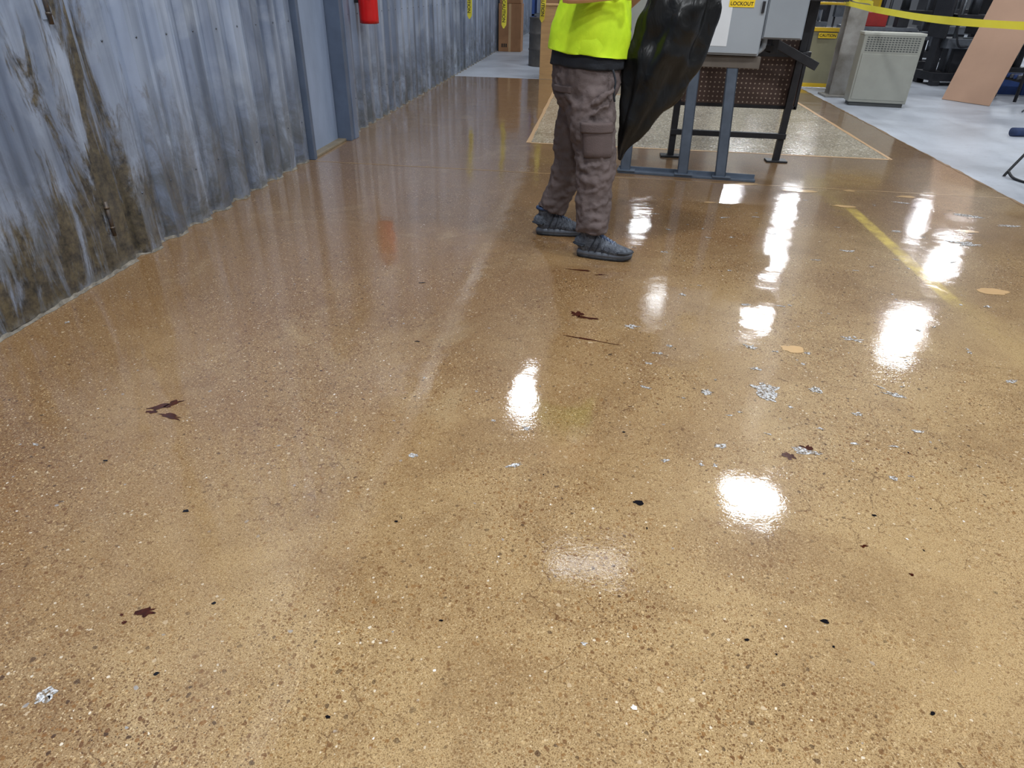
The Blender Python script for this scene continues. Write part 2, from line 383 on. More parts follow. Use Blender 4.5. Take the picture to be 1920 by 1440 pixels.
box('sill',-2.70,-2.60,6.2,7.1,0,.022,pm('sill',srgb(130,118,98),.2,10,.5),d2,.003)
box('jamb_far',-2.72,-2.54,7.05,7.16,0,2.16,mf,d2,.004)
box('jamb_far_face',-2.66,-2.53,7.15,7.26,0,2.16,pm('door_frame_light',srgb(110,122,144),.15,4,.4,.2),d2,.004)
box('head',-2.70,-2.56,6.13,7.26,2.08,2.16,mf,d2,.004)
rod('handle_shaft',[(-2.69,6.40,1.55),(-2.63,6.40,1.55)],.012,mh,d2); rod('handle_lever',[(-2.63,6.40,1.55),(-2.63,6.52,1.55)],.010,mh,d2)

mwall=pm('far_wall_panel',srgb(122,124,128),.12,.6,.7); mceil=pm('roof_deck',srgb(84,86,90),.12,.5,.8)
box('wall_far',-12,22,40,40.2,0,8.3,mwall,None,0)
box('wall_right',22,22.2,-8,40,0,8.3,mwall,None,0)
box('wall_back',-12,22,-8.2,-8,0,8.3,mwall,None,0)
box('wall_outer',-12.2,-12,-8,40,0,8.3,mwall,None,0)
box('ceiling',-12.2,22.2,-8.2,40.2,8.3,8.4,mceil,None,0)
mst=pm('truss_paint',srgb(100,102,104),.15,3,.6)
bm=bmesh.new()
for yy in range(-5,40,6):
    bbox(bm,-12,22,yy-.09,yy+.09,7.75,7.80); bbox(bm,-12,22,yy-.09,yy+.09,8.25,8.30); bbox(bm,-12,22,yy-.01,yy+.01,7.78,8.28)
for xx in range(-10,22,2): bbox(bm,xx-.04,xx+.04,-8,40,8.18,8.29)
mesh_obj('roof_trusses',bm,mst)

# ---------------------------------------------------------------- lights
mhs=pm('fixture_housing',srgb(200,200,204),.05,5,.4,.3)
def highbay(x,y,sx=.85,sy=.62,P=210,z=7.1,col=(.92,.96,1)):
    e=empty('high_bay_light')
    box('housing',x-sx/2-.05,x+sx/2+.05,y-sy/2-.05,y+sy/2+.05,z+.02,z+.12,mhs,e,.01)
    for s in (-1,1): rod('hanger',[(x+s*sx*.35,y,z+.1),(x+s*sx*.35,y,8.2)],.008,mhs,e,6)
    L=bpy.data.lights.new('lamp','AREA'); L.shape='RECTANGLE'; L.size=sx; L.size_y=sy; L.energy=P; L.color=col
    o=link(bpy.data.objects.new('lamp',L),e); o.location=(x,y,z)
for x,y in [(3.6,10.5),(9.3,18.4),(7.0,24.9),(14.7,30.6),(13.5,25.7),(5.4,19.2),(6.4,31.9),(9.0,31.3),(11.5,10.5),(17,18),(17,10)]:
    highbay(x,y)
highbay(-1.2,13.7,.34,.9,150)
highbay(.5,8.3,1.3,.22,12)
highbay(2.4,19.9,.6,.6,25)
highbay(2.2,27.9,.6,.6,60)
for x,y in [(-.4,1.6),(4.4,1.6),(10,2),(-.4,-4),(5,-4),(11,-4),(17,2),(-8,5),(-8,20)]: highbay(x,y,P=290)  # unseen lamps, added to even out the light on the foreground floor
W=bpy.data.worlds.new('world'); S.world=W; W.use_nodes=True
W.node_tree.nodes['Background'].inputs[0].default_value=(.8,.88,1,1); W.node_tree.nodes['Background'].inputs[1].default_value=.6

# ---------------------------------------------------------------- person
mtr=pm('trouser_cloth',srgb(90,78,76),.16,9,.85,0,.35,220); mv=pm('hi_vis_fabric',srgb(196,236,20),.06,12,.7,0,.2,300,c2=srgb(214,248,40))
msh=pm('black_tshirt',srgb(26,30,38),.2,14,.85,0,.3,250); mskin=pm('skin',srgb(206,156,128),.08,20,.5); mhair=pm('hair',srgb(70,50,36),.3,80,.6,sv=(1,1,.2))
mshoe=pm('shoe_mesh_fabric',srgb(56,60,70),.35,45,.75,0,.6,160,c2=srgb(98,104,114)); msole=pm('shoe_sole',srgb(26,28,34),.2,20,.6,c2=srgb(44,48,54)); mmid=pm('shoe_midsole',srgb(92,98,108),.15,20,.6); mlace=pm('shoe_tongue',srgb(36,56,88),.2,30,.6)
mlace2=pm('lace_light',srgb(112,120,134),.1,30,.6); mov=pm('shoe_overlay',srgb(36,40,48),.2,30,.6)
person=empty('worker')
bm=bmesh.new()
tube(bm,[(-.075,4.215,1.09),(-.075,4.215,1.02),(-.07,4.21,.93),(-.06,4.21,.84)],[(.195,.185),(.20,.195),(.195,.20),(.14,.15)],24,4,up=(0,1,0))
tube(bm,[(-.055,4.13,.96),(-.03,4.09,.80),(.01,4.06,.62),(.02,4.04,.50),(.02,4.02,.36),(.030,4.0,.24),(.035,3.995,.165)],[(.13,.12),(.138,.12),(.120,.108),(.112,.10),(.108,.096),(.101,.090),(.104,.092)],22,5)
tube(bm,[(-.095,4.30,.96),(-.105,4.33,.80),(-.13,4.35,.62),(-.14,4.36,.50),(-.175,4.37,.36),(-.22,4.375,.24),(-.245,4.375,.17)],[(.13,.12),(.128,.12),(.114,.105),(.105,.096),(.10,.092),(.090,.082),(.094,.084)],22,5)
def crease(c,rx,ry,t0,t1,dz,r):
    pts=[]; rr=[]
    for i in range(9):
        a=t0+(t1-t0)*i/8; pts.append((c[0]+math.cos(a)*rx,c[1]+math.sin(a)*ry,c[2]+dz*(i/8-.5)+.006*math.sin(i*2))); rr.append(max(.001,r*math.sin(math.pi*(i+.4)/8.8)))
    tube(bm,pts,rr,8,2,up=(0,0,1))
for c,rx,ry,t0,t1,dz,r in [((.012,4.045,.555),.106,.096,3.4,5.6,.06,.015),((.02,4.03,.47),.102,.091,3.3,5.9,-.07,.016),((.02,4.025,.41),.100,.089,3.6,5.6,.09,.014),((.025,4.01,.33),.096,.086,3.6,6.0,.08,.015),((.03,4.0,.27),.093,.083,3.4,6.1,-.06,.016),((.035,3.997,.215),.096,.084,3.3,6.0,.04,.017),((-.205,4.375,.28),.084,.076,3.4,6,.05,.015),((-.235,4.375,.22),.084,.076,3.4,6,-.04,.016),((-.15,4.36,.46),.092,.086,3.4,5.8,.07,.015),((-.03,4.09,.86),.124,.114,4.2,6.1,.12,.014),((-.02,4.1,.93),.13,.12,4.4,6.0,.14,.014),((-.06,4.12,.90),.14,.125,3.3,4.6,-.12,.014)]:
    crease(c,rx,ry,t0,t1,dz,r)
o=mesh_obj('trousers',bm,mtr,person,True); remesh(o,.009,5,[(.035,.022),(.11,.035)])
def shell_patch(name,cx,cy,z0,z1,a0,a1,rx,ry,off,mat,th=.012,tilt=0):
    bm=bmesh.new(); G=[]
    for i in range(9):
        zz=z0+(z1-z0)*i/8; row=[]
        for j in range(11):
            a=a0+(a1-a0)*j/10; e=off if 0<i<8 and 0<j<10 else off*.35
            xx=cx+tilt*(zz-z0)
            row.append(bm.verts.new((xx+math.cos(a)*(rx+e),cy+math.sin(a)*(ry+e),zz)))
        G.append(row)
    for i in range(8):
        for j in range(10): bm.faces.new((G[i][j],G[i][j+1],G[i+1][j+1],G[i+1][j]))
    o=mesh_obj(name,bm,mat,person,True)
    m=o.modifiers.new('sol','SOLIDIFY'); m.thickness=th; m.offset=-1
    m=o.modifiers.new('sub','SUBSURF'); m.levels=1; m.render_levels=1
    return o
mpk=pm('trouser_pocket_cloth',srgb(86,73,71),.12,9,.85,0,.35,220)
shell_patch('cargo_pocket',.0,4.068,.60,.77,4.25,5.75,.122,.112,.020,mpk,.014,-.12)
shell_patch('cargo_pocket_flap',-.018,4.072,.735,.80,4.18,5.82,.124,.114,.030,mpk,.010,-.12)
shell_patch('rear_pocket_flap',-.075,4.2,.93,.97,3.5,4.3,.186,.186,.012,mpk,.008)
rod('lanyard',[(.07,4.045,1.06),(.09,4.03,1.0),(.085,4.02,.95),(.095,4.025,.90)],.006,msh,person,8,3)
bm=bmesh.new()
tube(bm,[(-.075,4.215,1.055),(-.07,4.215,1.15),(-.06,4.215,1.3),(-.05,4.215,1.42),(-.04,4.215,1.50),(-.03,4.215,1.56),(-.02,4.215,1.62)],[(.218,.208),(.210,.200),(.195,.20),(.165,.20),(.13,.17),(.075,.085),(.058,.06)],26,4)
SR=(-.05,4.04,1.50); SL=(-.05,4.39,1.50); ER=(-.20,3.84,1.42); EL=(.10,4.62,1.36)
tube(bm,[(-.05,4.12,1.48),SR,(-.12,3.94,1.46),(-.16,3.89,1.44)],[.07,.075,.062,.060],16,3,up=(0,0,1))
tube(bm,[(-.05,4.3,1.48),SL,(.02,4.50,1.43),(.06,4.56,1.40)],[.07,.075,.062,.060],16,3,up=(0,0,1))
o=mesh_obj('tshirt',bm,msh,person,True); remesh(o,.012,3,[(.08,.015)])
bm=bmesh.new()
def vf(a,t): return 1+.012*math.sin(5*a+6*t)+.010*math.sin(9*a-4*t)
r=tube(bm,[(-.075,4.215,1.125),(-.072,4.215,1.16),(-.065,4.215,1.25),(-.055,4.215,1.36),(-.05,4.215,1.44),(-.045,4.215,1.51),(-.035,4.215,1.55)],[(.228,.222),(.226,.220),(.220,.216),(.195,.205),(.175,.19),(.145,.16),(.10,.12)],40,4,fold=vf)
for fc in [x for x in bm.faces if len(x.verts)>4]: bm.faces.remove(fc)
o=mesh_obj('hi_vis_vest',bm,mv,person,True)
m=o.modifiers.new('sol','SOLIDIFY'); m.thickness=.006; m.offset=0
tx=bpy.data.textures.new('vest','CLOUDS'); tx.noise_scale=.12; dd=o.modifiers.new('d','DISPLACE'); dd.texture=tx; dd.strength=.025; dd.texture_coords='GLOBAL'
bm=bmesh.new(); tube(bm,[(-.055,4.215,1.405),(-.052,4.215,1.455)],[(.193,.206),(.183,.198)],40,1)
for fc in [x for x in bm.faces if len(x.verts)>4]: bm.faces.remove(fc)
mesh_obj('vest_reflective_band',bm,pm('reflective_silver',srgb(200,204,208),.05,30,.3,.6),person,True)
def arm(name,E,Wr,grip,side):
    bm=bmesh.new(); E=Vector(E);Wr=Vector(Wr);grip=Vector(grip)
    S0=Vector(SR if side<0 else SL)
    tube(bm,[S0.lerp(E,.75),E,E.lerp(Wr,.35),E.lerp(Wr,.8),Wr,Wr.lerp(grip,.3)],[.048,.047,.046,.034,(.030,.024),(.034,.022)],16,4,up=(0,0,1))
    d=(grip-Wr).normalized(); up=Vector((0,0,1)); sd=d.cross(up).normalized(); up=sd.cross(d)
    tube(bm,[Wr,Wr+d*.04,Wr+d*.085],[(.024,.030),(.022,.042),(.016,.043)],14,3,up=up)
    inn=sd*(-side)
    for k,(u,ln) in enumerate([(.032,.075),(.011,.085),(-.011,.08),(-.031,.062)]):
        b=Wr+d*.08+up*u
        p=[b-d*.015,b+d*ln*.30,b+d*ln*.50+inn*ln*.28,b+d*ln*.42+inn*ln*.58,b+d*ln*.18+inn*ln*.66]
        tube(bm,p,[.0100,.0098,.0092,.0085,.0068],10,3,up=up)
    b=Wr+d*.03+up*.028
    tube(bm,[b,b+d*.03+up*.024+inn*.010,b+d*.055+up*.026+inn*.030,b+d*.07+up*.016+inn*.048],[.014,.0125,.0105,.008],10,3,up=sd)
    o=mesh_obj(name,bm,mskin,person,True); remesh(o,.0042,2)
arm('right_arm',ER,(.085,3.985,1.425),(.22,4.05,1.45),-1)
arm('left_arm',EL,(.31,4.44,1.53),(.42,4.34,1.58),1)
bm=bmesh.new(); HC=Vector((.015,4.215,1.735)); T=Matrix.Rotation(math.radians(18),3,'Y')
vs=ellipsoid(bm,(0,0,0),(.098,.077,.122),seg=40,rings=30)
for v in vs:
    p=v.co
    if p.z<0: p.y*=1-.22*(-p.z/.122)**1.5; p.x+= .012*(-p.z/.122)
    if p.x>0:
        p.x+=.026*math.exp(-((p.y/.011)**2+((p.z+.022)/.020)**2))+.012*math.exp(-((p.y/.009)**2+((p.z+.002)/.022)**2))
        for sy in(-1,1): p.x-=.011*math.exp(-(((p.y-sy*.031)/.017)**2+((p.z-.004)/.013)**2))
        p.x+=.006*math.exp(-((p.y/.022)**2+((p.z+.062)/.008)**2))+.008*math.exp(-((p.y/.02)**2+((p.z+.10)/.018)**2))+.006*math.exp(-((p.z-.026)/.010)**2)*(1 if abs(p.y)<.05 else 0)
    v.co=T@p+HC
for sy in(-1,1):
    ellipsoid(bm,T@Vector((-.005,sy*.079,-.01))+HC,(.018,.009,.032),seg=14,rings=10)
tube(bm,[HC+T@Vector((-.02,0,-.07)),HC+Vector((-.045,0,-.15)),HC+Vector((-.055,0,-.22))],[.056,.056,.062],18,3)
o=mesh_obj('head',bm,mskin,person,True); remesh(o,.005,2)
mey=pm('eye_white',srgb(235,232,228),.02,10,.2); mir=pm('iris',srgb(60,48,36),.1,10,.2); mlip=pm('lips',srgb(170,100,90),.1,20,.5)
for sy in(-1,1):
    bm=bmesh.new(); ellipsoid(bm,HC+T@Vector((.080,sy*.031,.004)),(.012,.013,.010)); mesh_obj('eye',bm,mey,person,True)
    bm=bmesh.new(); ellipsoid(bm,HC+T@Vector((.0895,sy*.031,.003)),(.004,.006,.006)); mesh_obj('iris',bm,mir,person,True)
    bm=bmesh.new(); tube(bm,[HC+T@Vector((.092,sy*.014,.023)),HC+T@Vector((.091,sy*.032,.027)),HC+T@Vector((.082,sy*.048,.022))],[.003,.004,.002],8,3); mesh_obj('eyebrow',bm,mhair,person,True)
bm=bmesh.new(); tube(bm,[HC+T@Vector((.088,-.024,-.062)),HC+T@Vector((.101,0,-.060)),HC+T@Vector((.088,.024,-.062))],[.002,.006,.002],8,4); mesh_obj('mouth',bm,mlip,person,True)
bm=bmesh.new(); vs=ellipsoid(bm,(0,0,0),(.108,.086,.130),seg=40,rings=30)
dl=[v for v in vs if (v.co.x>.03 and v.co.z<.055) or (v.co.x<=.03 and v.co.z<-.02-.25*(.03-v.co.x)) ]
bmesh.ops.delete(bm,geom=dl,context='VERTS')
for v in bm.verts: v.co=T@v.co+HC+Vector((-.002,0,.002))
o=mesh_obj('hair',bm,mhair,person,True); m=o.modifiers.new('s','SOLIDIFY'); m.thickness=.008
def shoe(name,heel,toe):
    heel=Vector(heel);toe=Vector(toe); d=(toe-heel).normalized(); L=(toe-heel).length; s=Vector((-d.y,d.x,0))
    P=lambda u,z:heel+d*(u*L)+Vector((0,0,z))
    tops=[(.30,.168),(.38,.150),(.46,.137),(.54,.123),(.62,.110),(.70,.100),(.8,.090)]
    def top(u):
        for (a,za),(b,zb) in zip(tops,tops[1:]):
            if u<=b: return za+(zb-za)*max(0,(u-a)/(b-a))
        return tops[-1][1]
    bm=bmesh.new()
    secs=[(.0,.070,.024,.036),(.05,.082,.036,.056),(.16,.090,.040,.068),(.30,.090,.043,.068),(.42,.082,.046,.060),(.54,.072,.049,.050),(.66,.062,.051,.042),(.78,.056,.050,.034),(.88,.052,.044,.028),(.96,.047,.030,.020),(1.0,.044,.014,.010)]
    tube(bm,[P(u,z) for u,z,a,b in secs],[(b,a) for u,z,a,b in secs],22,4,up=s)
    tube(bm,[P(.24,.08),P(.22,.13),P(.19,.16),P(.175,.185)],[(.064,.044),(.058,.042),(.054,.042),(.056,.044)],20,3,up=s)
    o=mesh_obj(name+'_upper',bm,mshoe,person,True); remesh(o,.005,3)
    for part,levels,mm in (('_sole',[(0.001,.97),(.010,1.0),(.020,1.01)],msole),('_midsole',[(0.020,1.01),(.034,1.02),(.050,.97)],mmid)):
        bm=bmesh.new(); tp_=[];N=40
        for lv,(z,g) in enumerate(levels):
            ring=[]
            for i in range(N):
                a=2*math.pi*i/N; ca,sa=math.cos(a),math.sin(a); u=.5+.505*(abs(ca)**.8)*(1 if ca>0 else -1)
                wd=(.043+.009*ca)*(abs(sa)**.75)*(1 if sa>0 else -1)
                lift=.014*max(0,(u-.72)/.28)**2
                ring.append(bm.verts.new(heel+d*(.5*L+(u-.5)*L*g)+s*wd*g+Vector((0,0,z+lift))))
            tp_.append(ring)
        for k in range(2):
            for i in range(N): bm.faces.new((tp_[k][i],tp_[k][(i+1)%N],tp_[k+1][(i+1)%N],tp_[k+1][i]))
        bm.faces.new(list(reversed(tp_[0]))); bm.faces.new(tp_[2])
        mesh_obj(name+part,bm,mm,person,True)
    bm=bmesh.new()
    for k in range(6):
        u=.34+k*.062; z=top(u)+.004
        for sg in (-1,1): tube(bm,[P(u-.01,z-.014)+s*.028*sg,P(u+.01,z+.003),P(u+.05,z-.020)-s*.028*sg],[.0030]*3,8,4)
    for sg in (-1,1): tube(bm,[P(.33,.176),P(.35,.188)+s*.026*sg,P(.39,.165)+s*.044*sg,P(.37,.150)+s*.046*sg],[.0030]*4,8,3)
    mesh_obj(name+'_laces',bm,mlace2,person,True)
    bm=bmesh.new(); tube(bm,[P(.20,.19),P(.30,.178),P(.42,top(.42)+.001),P(.56,top(.56)),P(.68,top(.68)-.004)],[(.008,.026),(.010,.026),(.008,.024),(.006,.022),(.004,.018)],12,3,up=s)
    tube(bm,[P(.17+.17*math.cos(q*math.pi/6),.183)+s*.043*math.sin(q*math.pi/6) for q in range(13)],[.011]*13,10,2,up=(0,0,1))
    mesh_obj(name+'_tongue_collar',bm,mlace,person,True)
    bm=bmesh.new()
    for sg in (-1,1):
        for k in range(4):
            tube(bm,[P(.22+.12*k,.050)+s*sg*(.046+.002*k),P(.28+.105*k,.092-.010*k)+s*sg*(.045+.001*k),P(.34+.085*k,top(.34+.085*k)-.018)+s*sg*.030],[(.003,.0065)]*3,8,3)
    tube(bm,[P(.74,.058)+s*.050,P(.90,.058)+s*.040,P(.985,.058)+s*.012,P(.985,.058)-s*.012,P(.90,.058)-s*.040,P(.74,.058)-s*.050],[(.013,.006)]*6,8,4,up=(0,0,1))
    tube(bm,[P(.14,.085)+s*.041,P(.0,.085)+s*.012,P(.0,.085)-s*.012,P(.14,.085)-s*.041],[(.028,.006)]*4,8,4,up=(0,0,1))
    mesh_obj(name+'_overlay',bm,mov,person,True)
shoe('right_shoe',(-.05,4.0,0),(.285,3.96,0))
shoe('left_shoe',(-.34,4.37,0),(-.01,4.40,0))

# ---------------------------------------------------------------- black plastic bag he carries
bag=empty('black_plastic_bag')
t=NT('black_plastic'); P=t.geo.outputs['Position']
t.l(t.ramp(t.noise(P,10,3),[(.3,.003),(.7,.007)]),t.b.inputs['Base Color']); t.b.inputs['Roughness'].default_value=.30; t.b.inputs['Specular IOR Level'].default_value=.35
t.bump(t.noise(t.mapv(P,(1,1,.45)),12,3,.5,.8),.5,.02)
bm=bmesh.new()
def bf(a,t_): return 1+.10*math.sin(5*a+7*t_)+.06*math.sin(9*a-8*t_)+.02*math.sin(15*a+10*t_)
tube(bm,[(.160,4.16,.56),(.180,4.16,.65),(.24,4.17,.80),(.31,4.19,1.0),(.37,4.2,1.2),(.415,4.21,1.38),(.43,4.23,1.50),(.42,4.27,1.57),(.42,4.29,1.63)],[(.012,.02),(.045,.035),(.10,.06),(.175,.085),(.19,.10),(.195,.10),(.15,.07),(.05,.035),(.09,.06)],64,8,fold=bf)
o=mesh_obj('bag_body',bm,t.m,bag,True)
tx=bpy.data.textures.new('bag','CLOUDS'); tx.noise_scale=.12; tx.noise_depth=1; dd=o.modifiers.new('d','DISPLACE'); dd.texture=tx; dd.strength=.04; dd.texture_coords='GLOBAL'

# ---------------------------------------------------------------- equipment stand
st=empty('equipment_stand')
mgf=pm('grey_steel_paint',srgb(84,94,108),.18,8,.45,.3); mbk=pm('black_steel_paint',srgb(34,34,38),.3,10,.45,.2); mcab=pm('cabinet_grey',srgb(140,146,152),.07,3,.4,.1); mbr=pm('brown_steel',srgb(92,84,76),.2,6,.5)
Mr=Matrix.Translation((.24,6.27,0))@Matrix.Rotation(math.atan2(-.10,1.18),4,'Z')
box('floor_channel',0,1.20,-.045,.045,0,.022,mgf,st,.003,M=Mr)
box('floor_channel_lip',0,1.20,.035,.045,.02,.05,mgf,st,.002,M=Mr)
for x,xt in ((.06,.06),(.57,.54),(.90,.84)):
    bm=bmesh.new(); dx=(xt-x)
    for (a,b,c,d) in ((-.045,.045,-.03,-.022),(-.045,-.037,-.03,.03),(.037,.045,-.03,.03)):
        bbox(bm,x+a,x+b,c,d,.02,.97,0,Mr)
    for v in bm.verts:
        if v.co.z>.5: v.co.x+=dx
    mesh_obj('channel_post',bm,mgf,st)
    box('foot_plate',x-.07,x+.09,-.055,.055,.020,.032,mgf,st,.002,M=Mr)
box('front_beam',.0,1.05,-.04,.05,.90,.99,mbr,st,.004,M=Mr)
for x in (.77,1.80):
    box('foot',x-.10,x+.10,6.97,7.10,0,.018,mbk,st,.003)
    xt=x+(.03 if x>1 else 0)
    bm=bmesh.new(); bbox(bm,x-.03,x+.03,7.02,7.07,.018,1.38 if x>1 else .95)
    for v in bm.verts:
        if v.co.z>.5: v.co.x+=xt-x
    mesh_obj('rear_leg',bm,mbk,st)
box('rear_crossbar',.74,1.84,7.00,7.05,.215,.265,mbk,st,.003)
box('rear_top_beam',.70,1.90,7.0,7.07,.93,.98,mbk,st,.003)
for x in (.80,1.82): box('side_beam',x-.025,x+.025,6.2 if x<1 else 6.9,7.05,.93,.98,mbk,st,.003)
box('table_top',1.30,1.98,6.55,7.2,1.385,1.42,mbk,st,.004)
box('arm_plate',0,.52,-.03,.03,-.03,.04,mbk,st,.003,M=Matrix.Translation((1.42,6.75,1.09))@Matrix.Rotation(math.radians(24),4,'Y'))
box('arm_bracket',1.40,1.46,6.4,6.8,1.0,1.12,mbk,st,.003)
t=NT('perforated_brown_panel'); P=t.geo.outputs['Position']; s=t.sep(P)
fx=t.math('SUBTRACT',t.math('FRACT',t.math('MULTIPLY',s[0],24)),.5); fz=t.math('SUBTRACT',t.math('FRACT',t.math('MULTIPLY',s[2],24)),.5)
dd_=t.math('SQRT',t.math('ADD',t.math('MULTIPLY',fx,fx),t.math('MULTIPLY',fz,fz)))
t.l(t.mix(t.math('LESS_THAN',dd_,.17),t.mix(t.noise(P,5,4),srgb(66,48,42),srgb(92,70,60)),srgb(176,158,140)),t.b.inputs['Base Color']); t.b.inputs['Roughness'].default_value=.5
box('pegboard_panel',.72,1.88,7.13,7.145,.50,1.45,t.m,st,.002)
box('pegboard_frame_bottom',.70,1.90,7.12,7.16,.47,.50,mbk,st,.002)
box('pegboard_frame_right',1.88,1.91,7.12,7.16,.47,1.46,mbk,st,.002)
for x in (.80,1.82): box('pegboard_bracket',x-.02,x+.02,7.07,7.13,.6,.66,mbk,st,.002)
cab=empty('electrical_cabinet')
Mc=Matrix.Translation((.80,6.14,0))@Matrix.Rotation(math.radians(-4),4,'Z')
box('housing',.02,.45,.0,.26,.995,1.85,mcab,cab,.008,M=Mc)
box('door',.03,.44,-.014,.0,1.01,1.84,pm('cabinet_door',srgb(152,158,164),.05,3,.4,.1),cab,.005,M=Mc)
box('white_notice',.05,.19,-.016,-.0135,1.06,1.50,pm('white_paper',srgb(206,208,210),.03,6,.6),cab,0,M=Mc)
box('door_latch',.41,.43,-.03,-.01,1.30,1.38,mbk,cab,.002,M=Mc)
box('small_housing',.455,.76,.02,.24,1.12,1.70,pm('cabinet_grey_dark',srgb(124,130,138),.07,3,.4,.1),cab,.006,M=Mc)
box('small_door',.465,.75,.008,.02,1.13,1.69,mcab,cab,.004,M=Mc)
box('top_support',.1,.6,.26,.90,1.02,1.06,mbk,cab,.002,M=Mc)
rod('conduit',[tuple(Mc@Vector(p)) for p in [(.49,.1,1.13),(.49,.1,1.06),(.45,.1,1.02),(.42,.1,1.02)]],.022,mcab,cab,12,3)
my=pm('label_yellow',srgb(232,196,30),.03,10,.5); mkt=pm('black_print',srgb(20,20,20),.05,10,.5)
box('lockout_label',.16,.35,-.018,-.0135,1.335,1.415,my,cab,0,M=Mc)
text('lockout_text','LOCKOUT',.036,Mc@M3((.255,-.0185,1.358),(1,0,0),(0,0,1)),mkt,cab)

# ---------------------------------------------------------------- caution tapes
t=NT('caution_tape_yellow'); P=t.geo.outputs['Position']
t.l(t.mix(t.noise(P,8,3),srgb(228,210,40),srgb(250,240,110)),t.b.inputs['Base Color']); t.b.inputs['Roughness'].default_value=.4
tr=t.n.new('ShaderNodeBsdfTranslucent'); tr.inputs[0].default_value=srgb(250,236,70)+(1,)
mx=t.n.new('ShaderNodeMixShader'); mx.inputs[0].default_value=.45; t.l(t.b.outputs[0],mx.inputs[1]); t.l(tr.outputs[0],mx.inputs[2]); t.l(mx.outputs[0],t.n['Material Output'].inputs[0])
mty=t.m
tp=empty('caution_tape')
def hang(x,zb,zt=1.76,w=.085):
    bm=bmesh.new(); pr=None; N=18
    for i in range(N+1):
        t_=i/N; z=zt+(zb-zt)*t_; tw=.5*math.sin(t_*3+x*5); cx=x+.012*math.sin(t_*5+x); ww=w/2*(1 if i<N else .25)
        a=(bm.verts.new((cx-ww*math.cos(tw),12.98-ww*math.sin(tw)*.5,z)),bm.verts.new((cx+ww*math.cos(tw),12.98+ww*math.sin(tw)*.5,z)))
        if pr: bm.faces.new((pr[0],pr[1],a[1],a[0]))
        pr=a
    mesh_obj('tape_end',bm,mty,tp,True)
    z=zb+.26
    while z<zt-.1:
        text('caution_text','CAUTION',.075,M3((x,12.965-.012,z),(0,0,-1),(1,0,0)),mkt,tp); z+=.48
hang(-2.34,.92); hang(-1.73,.79); hang(-1.06,.90)
def ribbon(name,pts,w,parent,side=(0,0,1),sub=8,tw=0):
    bm=bmesh.new(); C=catmull([Vector(p) for p in pts],sub); pr=None
    for i,c in enumerate(C):
        T=(C[min(i+1,len(C)-1)]-C[max(i-1,0)]).normalized(); U=Vector(side); U=(U-T*U.dot(T)).normalized()
        U=Matrix.Rotation(tw*math.sin(i*.35),3,T)@U
        a=(bm.verts.new(c+U*w/2),bm.verts.new(c-U*w/2))
        if pr: bm.faces.new((pr[0],pr[1],a[1],a[0]))
        pr=a
    return mesh_obj(name,bm,mty,parent,True)
rod('support_cord',[(-2.60,12.98,1.80),(-1.2,12.98,1.76),(0.5,12.95,1.76),(2.2,12.8,1.78),(3.68,12.5,1.85)],.004,mbk,tp,6,4)
ribbon('span_side',[(3.66,12.25,1.315),(3.66,11.2,1.27),(3.69,9.1,1.215),(3.80,7.3,1.225),(3.95,5.6,1.28),(4.08,4.43,1.36)],.075,tp,tw=.5)
ribbon('span_knot',[(3.62,12.20,1.30),(3.60,12.08,1.42),(3.72,12.03,1.36),(3.95,12.03,1.33),(4.02,12.1,1.28)],.05,tp,tw=.6)
sp=empty('tape_stanchion'); mys=pm('safety_yellow',srgb(210,172,30),.1,5,.45)
rod('post',[(4.12,4.38,.02),(4.12,4.38,1.42)],.03,mys,sp); bm=bmesh.new(); tube(bm,[(4.12,4.38,0),(4.12,4.38,.03),(4.12,4.38,.06)],[.2,.19,.05],24,2); mesh_obj('base',bm,mbk,sp)

# ---------------------------------------------------------------- background right
col=empty('steel_column'); mcol=pm('column_paint',srgb(136,130,120),.25,4,.6,c2=srgb(160,158,154))
box('flange_front',3.70,3.98,12.10,12.13,0,8.25,mcol,col,.003); box('flange_rear',3.70,3.98,12.34,12.37,0,8.25,mcol,col,.003); box('web',3.83,3.85,12.13,12.34,0,8.25,mcol,col,.002); box('base_plate',3.62,4.06,12.02,12.45,0,.03,mcol,col,.004)
ht=empty('heater_cabinet'); mhb=pm('heater_beige',srgb(160,160,150),.06,5,.4,.1); mhd=pm('slot_dark',srgb(70,72,72),.1,10,.6)
Mh=Matrix.Translation((3.72,11.22,0))@Matrix.Rotation(math.radians(-6),4,'Z')
box('body',0,.80,0,.32,.05,.96,mhb,ht,.012,M=Mh); box('plinth',.03,.77,.03,.30,0,.05,mhd,ht,.003,M=Mh); box('top_cap',-.012,.812,-.012,.332,.94,.975,pm('heater_top',srgb(182,182,172),.05,5,.4),ht,.006,M=Mh)
box('front_panel',.03,.77,-.010,0,.09,.70,mhb,ht,.004,M=Mh)
for r_ in range(7):
    for c_ in range(17): box('slot',.05+c_*.042,.078+c_*.042,-.004,.002,.735+r_*.028,.747+r_*.028,mhd,ht,0,M=Mh)
gd=empty('machine_guard'); mgp=pm('guard_panel',srgb(138,134,108),.1,4,.4)
box('panel',3.42,4.02,13.20,13.22,.05,.88,mgp,gd,0)
for a in ((3.36,3.42,0,.94),(4.02,4.08,0,.94)): box('frame_post',a[0],a[1],13.17,13.25,a[2],a[3],mys,gd,.004)
for z in (.02,.88): box('frame_rail',3.40,4.04,13.17,13.25,z,z+.06,mys,gd,.004)
box('label',3.62,3.92,13.165,13.17,.78,.86,my,gd,0)
text('label_text','CAUTION',.06,M3((3.77,13.163,.82),(1,0,0),(0,0,1)),mkt,gd)
rod('yellow_rail',[(3.42,13.6,.05),(3.42,13.6,1.2),(3.5,13.6,1.28),(4.2,13.6,1.28)],.022,mys,gd,10,3)
